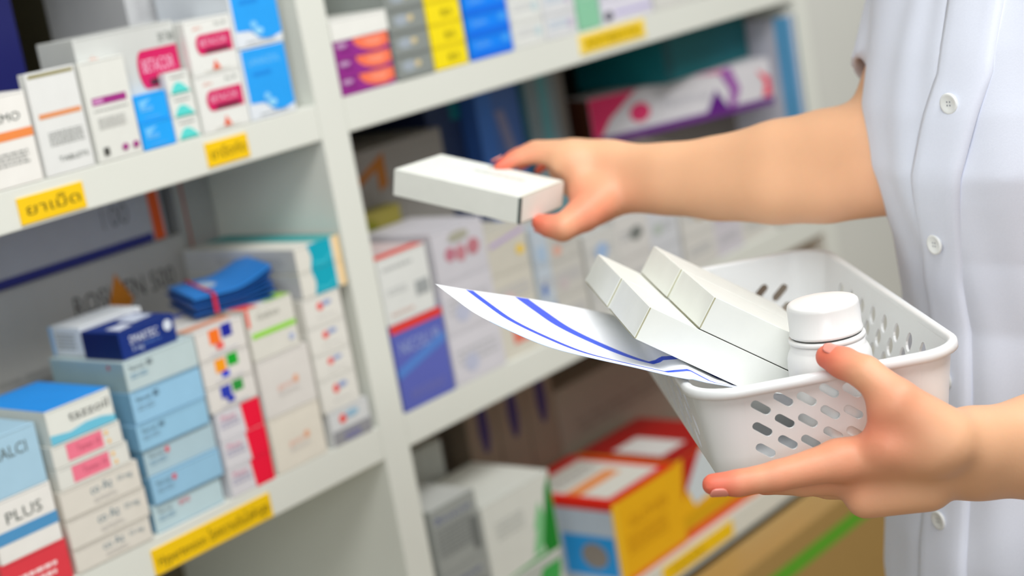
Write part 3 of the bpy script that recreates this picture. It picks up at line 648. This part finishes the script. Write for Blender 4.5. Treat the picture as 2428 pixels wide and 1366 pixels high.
# ------------------------------------------------------------------ prescription sheet under the cartons
def cr(pts, t):
    """Catmull-Rom through pts, t in 0..1"""
    n = len(pts)-1; x = min(t*n, n-1e-6); i = int(x); f = x-i
    p0 = pts[max(i-1,0)]; p1 = pts[i]; p2 = pts[i+1]; p3 = pts[min(i+2,n)]
    return .5*((2*p1)+(-p0+p2)*f+(2*p0-5*p1+4*p2-p3)*f*f+(-p0+3*p1-3*p2+p3)*f**3)
Lo = [at(*p) for p in ((1032,673,1.085), (1075,706,1.065), (1130,745,1.045), (1210,785,1.03), (1300,822,1.015), (1400,848,1.005), (1500,870,1.0), (1600,893,.995), (1745,919,.992))]
Up = [at(*p) for p in ((1032,673,1.085), (1120,688,1.105), (1250,707,1.13), (1360,727,1.15), (1470,751,1.17), (1560,785,1.18))]
A_ = Lo[0]; nu, nv = 90, 60
vs = []
for j in range(nv+1):
    for i in range(nu+1):
        p = cr(Lo, i/nu)+cr(Up, j/nv)-A_
        rel = p-BO; e_ = rel@bx; t_ = rel@by
        q = p-Q; el = q@ex; tl = q@ey
        if tl > -.012 and el > -.002:                                   # stays beneath the tilted cartons
            zmax = Q[2]-el*math.tan(th)-.0014
            if p[2] > zmax: p = np.array([p[0], p[1], zmax])
        if e_ > .006: p = np.array([p[0], p[1], max(p[2], BO[2]-BH+.004)])
        zm = -1.0                                                       # rides over the rim, then bends down inside
        if -.03 < e_ < .08 and t_ > -.006: zm = .0040-max(0, e_-.004)*.75-max(0, -.006-e_)*.6
        if -.02 < t_ < .06 and e_ > -.006: zm = max(zm, .0040-max(0, t_-.003)*.75-max(0, -.006-t_)*.6)
        if zm > -1 and p[2]-BO[2] < zm: p = np.array([p[0], p[1], BO[2]+zm])
        vs.append(p)
fs = []; ms = []
PAP = mat((244,246,250), .55, 'paper'); BLU = mat((52,88,222), .5, 'paper'); LBLU = mat((196,216,250), .5, 'paper'); LINE = mat((206,208,226), .5, 'paper')
mb = MB()
O0 = len(mb.v); mb.v += [tuple(v) for v in vs]
for j in range(nv):
    v = (j+.5)/nv
    for i in range(nu):
        u = (i+.5)/nu
        m = PAP
        if .165 < v < .205 and u > .01: m = BLU
        elif .355 < v < .405 and u > .01: m = BLU
        elif v < .02 and .3 < u: m = LBLU
        a = j*(nu+1)+i
        mb.f.append([a, a+1, a+nu+2, a+nu+1]); mb.m.append(mb.mi(m)); mb.sm.append(True)
o = mb.build('prescription_sheet')
# fine ruled lines across the sheet, part of the same print
sol = o.modifiers.new('thick', 'SOLIDIFY'); sol.thickness = .00025; sol.offset = -1
tag(o, 'white prescription sheet with two blue stripes, curling out of the basket under the cartons', 'paper')

# ------------------------------------------------------------------ the person
def A(px, py, d): return at(px, py, d)
Fv = np.array([-.923, .385, 0]); Rv = np.array([.385, .923, 0])       # facing, and the person's right
C0 = np.array([-.009, -.687])
ZT = np.array([.55, .79, .84, .92, 1.00, 1.05, 1.07, 1.09, 1.11, 1.15, 1.19, 1.227, 1.27, 1.31, 1.36])
AT = np.array([.175, .175, .168, .152, .137, .137, .139, .142, .146, .147, .147, .150, .158, .150, .090])
BT = np.array([.135, .133, .126, .112, .102, .106, .109, .112, .114, .112, .108, .104, .096, .085, .060])
OF = np.array([.0, .0, .0, .004, .006, .006, .004, .002, .000, .004, .012, .022, .032, .036, .040])   # leaning back along the facing line
def torso(P, grow=0.0):
    z = np.clip(P[:,2], ZT[0], ZT[-1])
    a = np.interp(z, ZT, AT)+grow; b = np.interp(z, ZT, BT)+grow; of = np.interp(z, ZT, OF)
    x = P[:,0]-C0[0]+Fv[0]*of; y = P[:,1]-C0[1]+Fv[1]*of
    u = (x*Rv[0]+y*Rv[1])/a; v = (x*Fv[0]+y*Fv[1])/b
    r = np.sqrt(u*u+v*v)+1e-9
    d = (r-1)*np.minimum(a, b)
    d = np.maximum(d, (ZT[0]-P[:,2])); d = np.maximum(d, (P[:,2]-ZT[-1]))
    return d
W3 = lambda c, z: np.array([c[0], c[1], z])
Ctop = C0-Fv[:2]*.036
shR = A(2350,-330,1.27); shL = W3(Ctop-Rv[:2]*.150, 1.305)
elR = A(2096, 385, 1.225)
elL = np.array([-.085, -.885, 1.02]); wrL = A(2330, 1072, .968)
# right hand, pinching a carton: joints as (pixel, distance), radii in metres
AR = lambda px, py, d: at(px, py, d-.028)
iR = [(AR(1352,364,1.362), .0108), (AR(1247,366,1.372), .0088), (AR(1203,386,1.372), .0079), (AR(1180,397,1.368), .0071)]
mR = [(AR(1358,356,1.388), .0105), (AR(1268,352,1.400), .0088), (AR(1216,372,1.402), .0079), (AR(1196,384,1.398), .0071)]
rR = [(AR(1366,358,1.410), .0100), (AR(1292,356,1.428), .0083), (AR(1250,378,1.430), .0075), (AR(1232,396,1.428), .0067)]
pR = [(AR(1376,366,1.430), .0088), (AR(1318,370,1.448), .0073), (AR(1288,392,1.450), .0066), (AR(1272,408,1.448), .0060)]
tR = [(AR(1424,476,1.345), .0165), (AR(1383,508,1.326), .0135), (AR(1333,540,1.312), .0104), (AR(1300,536,1.314), .0083), (AR(1281,528,1.318), .0070)]
wR1 = AR(1452,386,1.36); wR2 = AR(1452,456,1.355)
def right_hand(P):
    palm = None
    for (c, r), wst in ((iR[0], wR1), (mR[0], wR1), (rR[0], wR1), (pR[0], wR2)):
        e = seg(P, wst, c, .0150, r); palm = e if palm is None else smin(palm, e, .010)
    palm = smin(palm, seg(P, AR(1362,380,1.36), AR(1395,486,1.345), .0115, .013), .012)
    palm = smin(palm, seg(P, AR(1330,386,1.358), AR(1360,392,1.358), .0098, .011), .008)
    palm = smin(palm, seg(P, AR(1318,400,1.40), AR(1362,440,1.375), .0095, .012), .010)
    th_ = chain(P, tR, .003)
    hand = smin(palm, th_, .012)
    for c in (iR, mR, rR, pR):
        hand = smin(hand, chain(P, c, .0025), .0045)
    return hand
def right_arm(P):
    up = chain(P, [(wR1, .0160), (A(1580,392,1.305), .0180), (A(1700,388,1.285), .0212), (A(1840,360,1.255), .0240), (A(1960,342,1.235), .0262), (A(2062,338,1.215), .0285)], .006)
    lo_ = chain(P, [(wR2, .0160), (A(1580,452,1.305), .0190), (A(1700,458,1.285), .0215), (A(1840,452,1.255), .0255), (A(1960,446,1.235), .0262), (A(2060,430,1.215), .0265)], .006)
    d = smin(up, lo_, .016)
    ua = chain(P, [(elR, .036), (elR*.45+shR*.55, .038), (shR, .044)], .01)
    return smin(d, ua, .012)
# left hand, under and over the near edge of the basket
iL = [(A(1990,1092,.960), .0118), (A(1845,1128,.957), .0088), (A(1750,1146,.957), .0077), (A(1690,1149,.958), .0064)]
mL = [(A(2030,1130,.975), .0115), (A(1905,1142,.985), .0086), (A(1815,1142,.998), .0076), (A(1765,1136,1.008), .0066)]
rL = [(A(2070,1150,.995), .0108), (A(1965,1150,1.012), .0084), (A(1885,1142,1.032), .0074), (A(1840,1130,1.045), .0065)]
pL = [(A(2110,1150,1.012), .0095), (A(2030,1150,1.038), .0074), (A(1972,1140,1.055), .0066), (A(1940,1128,1.066), .0058)]
tL = [(A(2240,1040,.948), .0185), (A(2128,950,.944), .0122), (A(2052,884,.952), .0096), (A(1998,860,.962), .0090), (A(1962,846,.968), .0072)]
def left_hand(P):
    palm = None
    for (c, r), wst in ((iL[0], A(2300,1050,.962)), (mL[0], A(2300,1070,.97)), (rL[0], A(2305,1095,.98)), (pL[0], A(2310,1100,.988))):
        e = seg(P, wst, c, .0185, r); palm = e if palm is None else smin(palm, e, .012)
    palm = smin(palm, seg(P, A(2052,1186,.972), A(2200,1160,.97), .0108, .0130), .012)     # knuckle side of the hand
    palm = smin(palm, seg(P, A(2110,1060,.950), A(2190,1060,.950), .0115, .0150), .012)    # flesh between thumb and index
    palm = smin(palm, seg(P, A(2104,985,.948), A(2106,1045,.950), .0108, .0120), .008)
    hand = smin(palm, chain(P, tL, .003), .010)
    for c in (iL, mL, rL, pL):
        hand = smin(hand, chain(P, c, .0025), .005)
    return hand
def left_arm(P):
    fa = smin(chain(P, [(A(2320,1045,.965), .0190), (A(2460,1030,.985), .0230), (elL, .034)], .01), chain(P, [(A(2325,1110,.975), .0175), (A(2460,1095,.99), .0220), (elL, .032)], .01), .014)
    return smin(fa, chain(P, [(elL, .036), (shL, .046)], .01), .014)
neckC = W3(C0-Fv[:2]*.045, 1.33)
def body(P):
    d = smin(torso(P, -.012), seg(P, shR, shL, .044, .044), .03)
    d = smin(d, seg(P, neckC, neckC+np.array([Fv[0]*.01, Fv[1]*.01, .10]), .052, .047), .02)
    ra = smin(right_arm(P), right_hand(P), .008); la = smin(left_arm(P), left_hand(P), .010)
    d = smin(d, ra, .012)
    return smin(d, la, .012)
bb = [np.array([-.48, -1.0, .55]), np.array([.20, -.25, 1.47])]
V, Fc = sdf_mesh(body, bb[0], bb[1], .0019)
def relax(V, F, wgt, it):
    for _ in range(it):
        S = np.zeros_like(V); N_ = np.zeros(len(V))
        for a_i, b_i in ((0,1),(1,2),(2,3),(3,0)):
            np.add.at(S, F[:,a_i], V[F[:,b_i]]); np.add.at(S, F[:,b_i], V[F[:,a_i]])
            N_ += np.bincount(F[:,a_i], minlength=len(V))+np.bincount(F[:,b_i], minlength=len(V))
        V = V+(S/np.maximum(N_,1)[:,None]-V)*wgt[:,None]*.6
    return V
hd = np.minimum(np.linalg.norm(V-tR[2][0], axis=1), np.linalg.norm(V-iL[1][0], axis=1)-.05)
V = relax(V, Fc, np.clip((hd-.05)/.05, .04, 1), 60)
SK = bpy.data.materials.new('skin'); SK.use_nodes = True
nt = SK.node_tree; bs = nt.nodes['Principled BSDF']
at_ = nt.nodes.new('ShaderNodeAttribute'); at_.attribute_name = 'flush'
mx = nt.nodes.new('ShaderNodeMix'); mx.data_type = 'RGBA'
mx.inputs[6].default_value = lin((233,180,140)); mx.inputs[7].default_value = lin((230,108,84))
nt.links.new(at_.outputs['Fac'], mx.inputs[0])
tc = nt.nodes.new('ShaderNodeTexCoord'); nz = nt.nodes.new('ShaderNodeTexNoise'); nz.inputs['Scale'].default_value = 38; nz.inputs['Detail'].default_value = 5
nt.links.new(tc.outputs['Object'], nz.inputs['Vector'])
hs = nt.nodes.new('ShaderNodeHueSaturation'); rmp = nt.nodes.new('ShaderNodeMapRange')
rmp.inputs[3].default_value = .93; rmp.inputs[4].default_value = 1.05
nt.links.new(nz.outputs['Fac'], rmp.inputs[0]); nt.links.new(rmp.outputs[0], hs.inputs['Value'])
nt.links.new(mx.outputs[2], hs.inputs['Color']); nt.links.new(hs.outputs[0], bs.inputs['Base Color'])
bs.inputs['Roughness'].default_value = .5; bs.inputs['Subsurface Weight'].default_value = .22
bs.inputs['Subsurface Radius'].default_value = (.012, .004, .002); bs.inputs['Subsurface Scale'].default_value = .6
nz2 = nt.nodes.new('ShaderNodeTexNoise'); nz2.inputs['Scale'].default_value = 420; nz2.inputs['Detail'].default_value = 3
nt.links.new(tc.outputs['Object'], nz2.inputs['Vector'])
bp = nt.nodes.new('ShaderNodeBump'); bp.inputs['Strength'].default_value = .25; bp.inputs['Distance'].default_value = .0004
nt.links.new(nz2.outputs['Fac'], bp.inputs['Height']); nt.links.new(bp.outputs[0], bs.inputs['Normal'])
person = mesh_obj('person', V, Fc, [SK])
fl = np.zeros(len(V))
for c, rad, amt in ([(q[-1][0], .022, 1.) for q in (iR,mR,rR,pR,tR,iL,mL,rL,pL,tL)]+[(q[-2][0], .018, .6) for q in (iR,tR,iL,tL)]+[(q[1][0], .020, .45) for q in (iR,tR,iL,tL)]
                    +[(tR[1][0], .035, .6), (A(2085,1010,.95), .025, .65), (iL[0][0], .03, .4), (A(1920,1110,.955), .03, .35), (elR+np.array([0,0,-.03]), .05, .15)]):
    fl = np.maximum(fl, amt*np.exp(-(np.linalg.norm(V-c, axis=1)/rad)**2))
a_ = person.data.attributes.new('flush', 'FLOAT', 'POINT'); a_.data.foreach_set('value', fl.astype(np.float32))
tag(person, 'person in white short sleeved coat, one hand reaching to the shelf, one holding a basket', 'person')
# fingernails
NAIL = mat((236,150,134), .25, 'nail')
def nail(tip, prev, r, outward, name='fingernail', L=.0115, Wd=.0095):
    t = Vector(tip)-Vector(prev); t.normalize(); n = Vector(outward); n = (n-t*n.dot(t)).normalized(); s = t.cross(n)
    mb = MB(); vs = []; fs = []; N = 8; K = 8
    cen = Vector(tip)-t*(L*.30)
    for j in range(K+1):
        q = j/K; x = (q-.5)*L
        hw = Wd/2*math.sqrt(max(0.02, 1-(2*q-1)**4*.97))
        for i in range(N+1):
            y = (i/N-.5)*2*hw
            rr_ = r*1.0
            h = math.sqrt(max(0, rr_*rr_-y*y))+.0003
            if x > L*.3: h -= (x-L*.3)**2*45
            vs.append(cen+t*x+s*y+n*h)
    for j in range(K):
        for i in range(N): a = j*(N+1)+i; fs.append([a, a+1, a+N+2, a+N+1])
    mb.add(vs, fs, NAIL, True); o = mb.build(name, person)
    so = o.modifiers.new('t', 'SOLIDIFY'); so.thickness = .0004; so.offset = 0
view = -M[2]
nail(tL[-1][0], tL[-2][0], .0078, view*.35+bz*.9+np.array([0,0,.2]))
nail(iL[-1][0], iL[-2][0], .0068, view*.75-bz*.75, Wd=.0085, L=.0105)
nail(iR[-1][0], iR[-2][0], .0070, bz*1.0-view*.35, Wd=.0080, L=.0095)
nail(tR[-1][0], tR[-2][0], .0078, -bz*.9+view*.4, Wd=.0095, L=.011)

# coat: cloth shell over the torso with short sleeves
def folds(P):
    x = P[:,0]; y = P[:,1]; z = P[:,2]
    ang = np.arctan2((x-C0[0])*Rv[0]+(y-C0[1])*Rv[1], (x-C0[0])*Fv[0]+(y-C0[1])*Fv[1])
    return .0020*np.sin(ang*5+z*5+.8*np.sin(z*9+ang*2))*np.clip((1.25-z)*4, .2, 1)+.0009*np.sin(ang*13-z*11+1.5*np.sin(ang*3))+.0010*np.sin((x*.6+z*1.1)*38+y*20+2*np.sin(z*17))*np.clip((z-1.0)*4, 0, 1)
cutR = elR*.74+shR*.26; cutL = elL*.62+shL*.38
def sleeve(P, el, sh, cut, g):
    ax = (sh-el)/np.linalg.norm(sh-el)
    d = seg(P, el, sh, .0455+g, .058+g)
    return np.maximum(d, -((P-cut)@ax)) if g >= 0 else d
def coat_sdf(P):
    sr = np.maximum(sleeve(P, elR, shR, cutR, 0), -seg(P, elR, cutR+(shR-elR)*.10, .0425, .0425))      # open sleeve ends
    sl = np.maximum(sleeve(P, elL, shL, cutL, 0), -seg(P, elL, cutL+(shL-elL)*.10, .0425, .0425))
    d = smin(torso(P, .001), seg(P, shR, shL, .050, .050), .03)
    d = smin(d, sr, .012); d = smin(d, sl, .012)
    d = d+folds(P)
    neck = seg(P, neckC+np.array([0,0,-.01]), neckC+np.array([0,0,.12]), .060, .066)
    return np.maximum(d, -neck)
V, Fc = sdf_mesh(coat_sdf, np.array([-.30,-1.02,.53]), np.array([.24,-.38,1.42]), .0034)
CLOTH = mat((232,237,252), .75, 'cloth')
CLOTH.node_tree.nodes['Principled BSDF'].inputs['Sheen Weight'].default_value = .1
coat = mesh_obj('coat', V, Fc, [CLOTH], person); coat['label'] = 'white short sleeved coat'
# placket and buttons down the front, a little to the person's left
PH0 = math.radians(-3)
def PHz(z): return PH0+math.radians(max(-3, min(14, (z-1.06)*120)))
def surf(z, ph, grow):
    a = np.interp(z, ZT, AT)+grow; b = np.interp(z, ZT, BT)+grow; of = np.interp(z, ZT, OF)
    c = C0-Fv[:2]*of
    p = c+Fv[:2]*b*math.cos(ph)-Rv[:2]*a*math.sin(ph)
    n = Fv[:2]*math.cos(ph)/b-Rv[:2]*math.sin(ph)/a; n /= np.linalg.norm(n)
    return np.array([p[0], p[1], z]), np.array([n[0], n[1], 0])
mb = MB(); vs = []; fs = []; K = 90; N = 8
for j in range(K+1):
    z = .56+(1.30-.56)*j/K
    for i in range(N+1):
        ph = PHz(z)+(i/N-.5)*.30
        p, n = surf(z, ph, .0035+.0012*math.sin(z*40+i)*.3+(.0008 if 0 < i < N else -.002)); vs.append(p)
for j in range(K):
    for i in range(N): a = j*(N+1)+i; fs.append([a, a+N+1, a+N+2, a+1])
mb.add(vs, fs, CLOTH, True); pk = mb.build('placket', coat)
so = pk.modifiers.new('t', 'SOLIDIFY'); so.thickness = .0012
BTN = mat((240,242,240), .25, 'plastic'); HOLE = mat((150,152,160), .5, 'plastic')
for z in (1.159, 1.0625, .965, .867, .769):
    p, n = surf(z, PHz(z), .0062)
    zx = Vector(n); tx = Vector((0,0,1)).cross(zx).normalized(); ty = zx.cross(tx)
    X = Matrix(((tx[0],ty[0],zx[0],p[0]),(tx[1],ty[1],zx[1],p[1]),(tx[2],ty[2],zx[2],p[2]),(0,0,0,1)))
    mb = MB(); mb.lathe([(0,-.0006), (.0066,-.0006), (.0070,.0004), (.0068,.0014), (.0058,.0017), (.0048,.0010), (0,.0009)], BTN, 40, X)
    for a in range(4):
        cx = .0016*math.cos(math.pi/4+a*math.pi/2); cy = .0016*math.sin(math.pi/4+a*math.pi/2)
        vs = [X@Vector((cx+.0006*math.cos(t*math.pi/5), cy+.0006*math.sin(t*math.pi/5), .00105)) for t in range(10)]
        mb.add(vs, [list(range(10))], HOLE)
    mb.build('button', coat)

# ------------------------------------------------------------------ carton held in the right hand
hL = np.array([-0.1122, 0.9603, 0.2484]); hW = np.array([0.9901, 0.1236, -0.0305]); hU = np.array([0.0602, -0.2433, 0.9681])
hP = np.array([-0.1715, -0.3351, 1.0971])
white_carton(hP+hW*.0657, .1160, .0657, .0212, hL, -hW, hU, 'white carton held in the reaching right hand, in front of the shelves', pr_top=[('l', .2, .35, .4, .02, 2, (214,216,210))], slit=mat((84,94,92)))
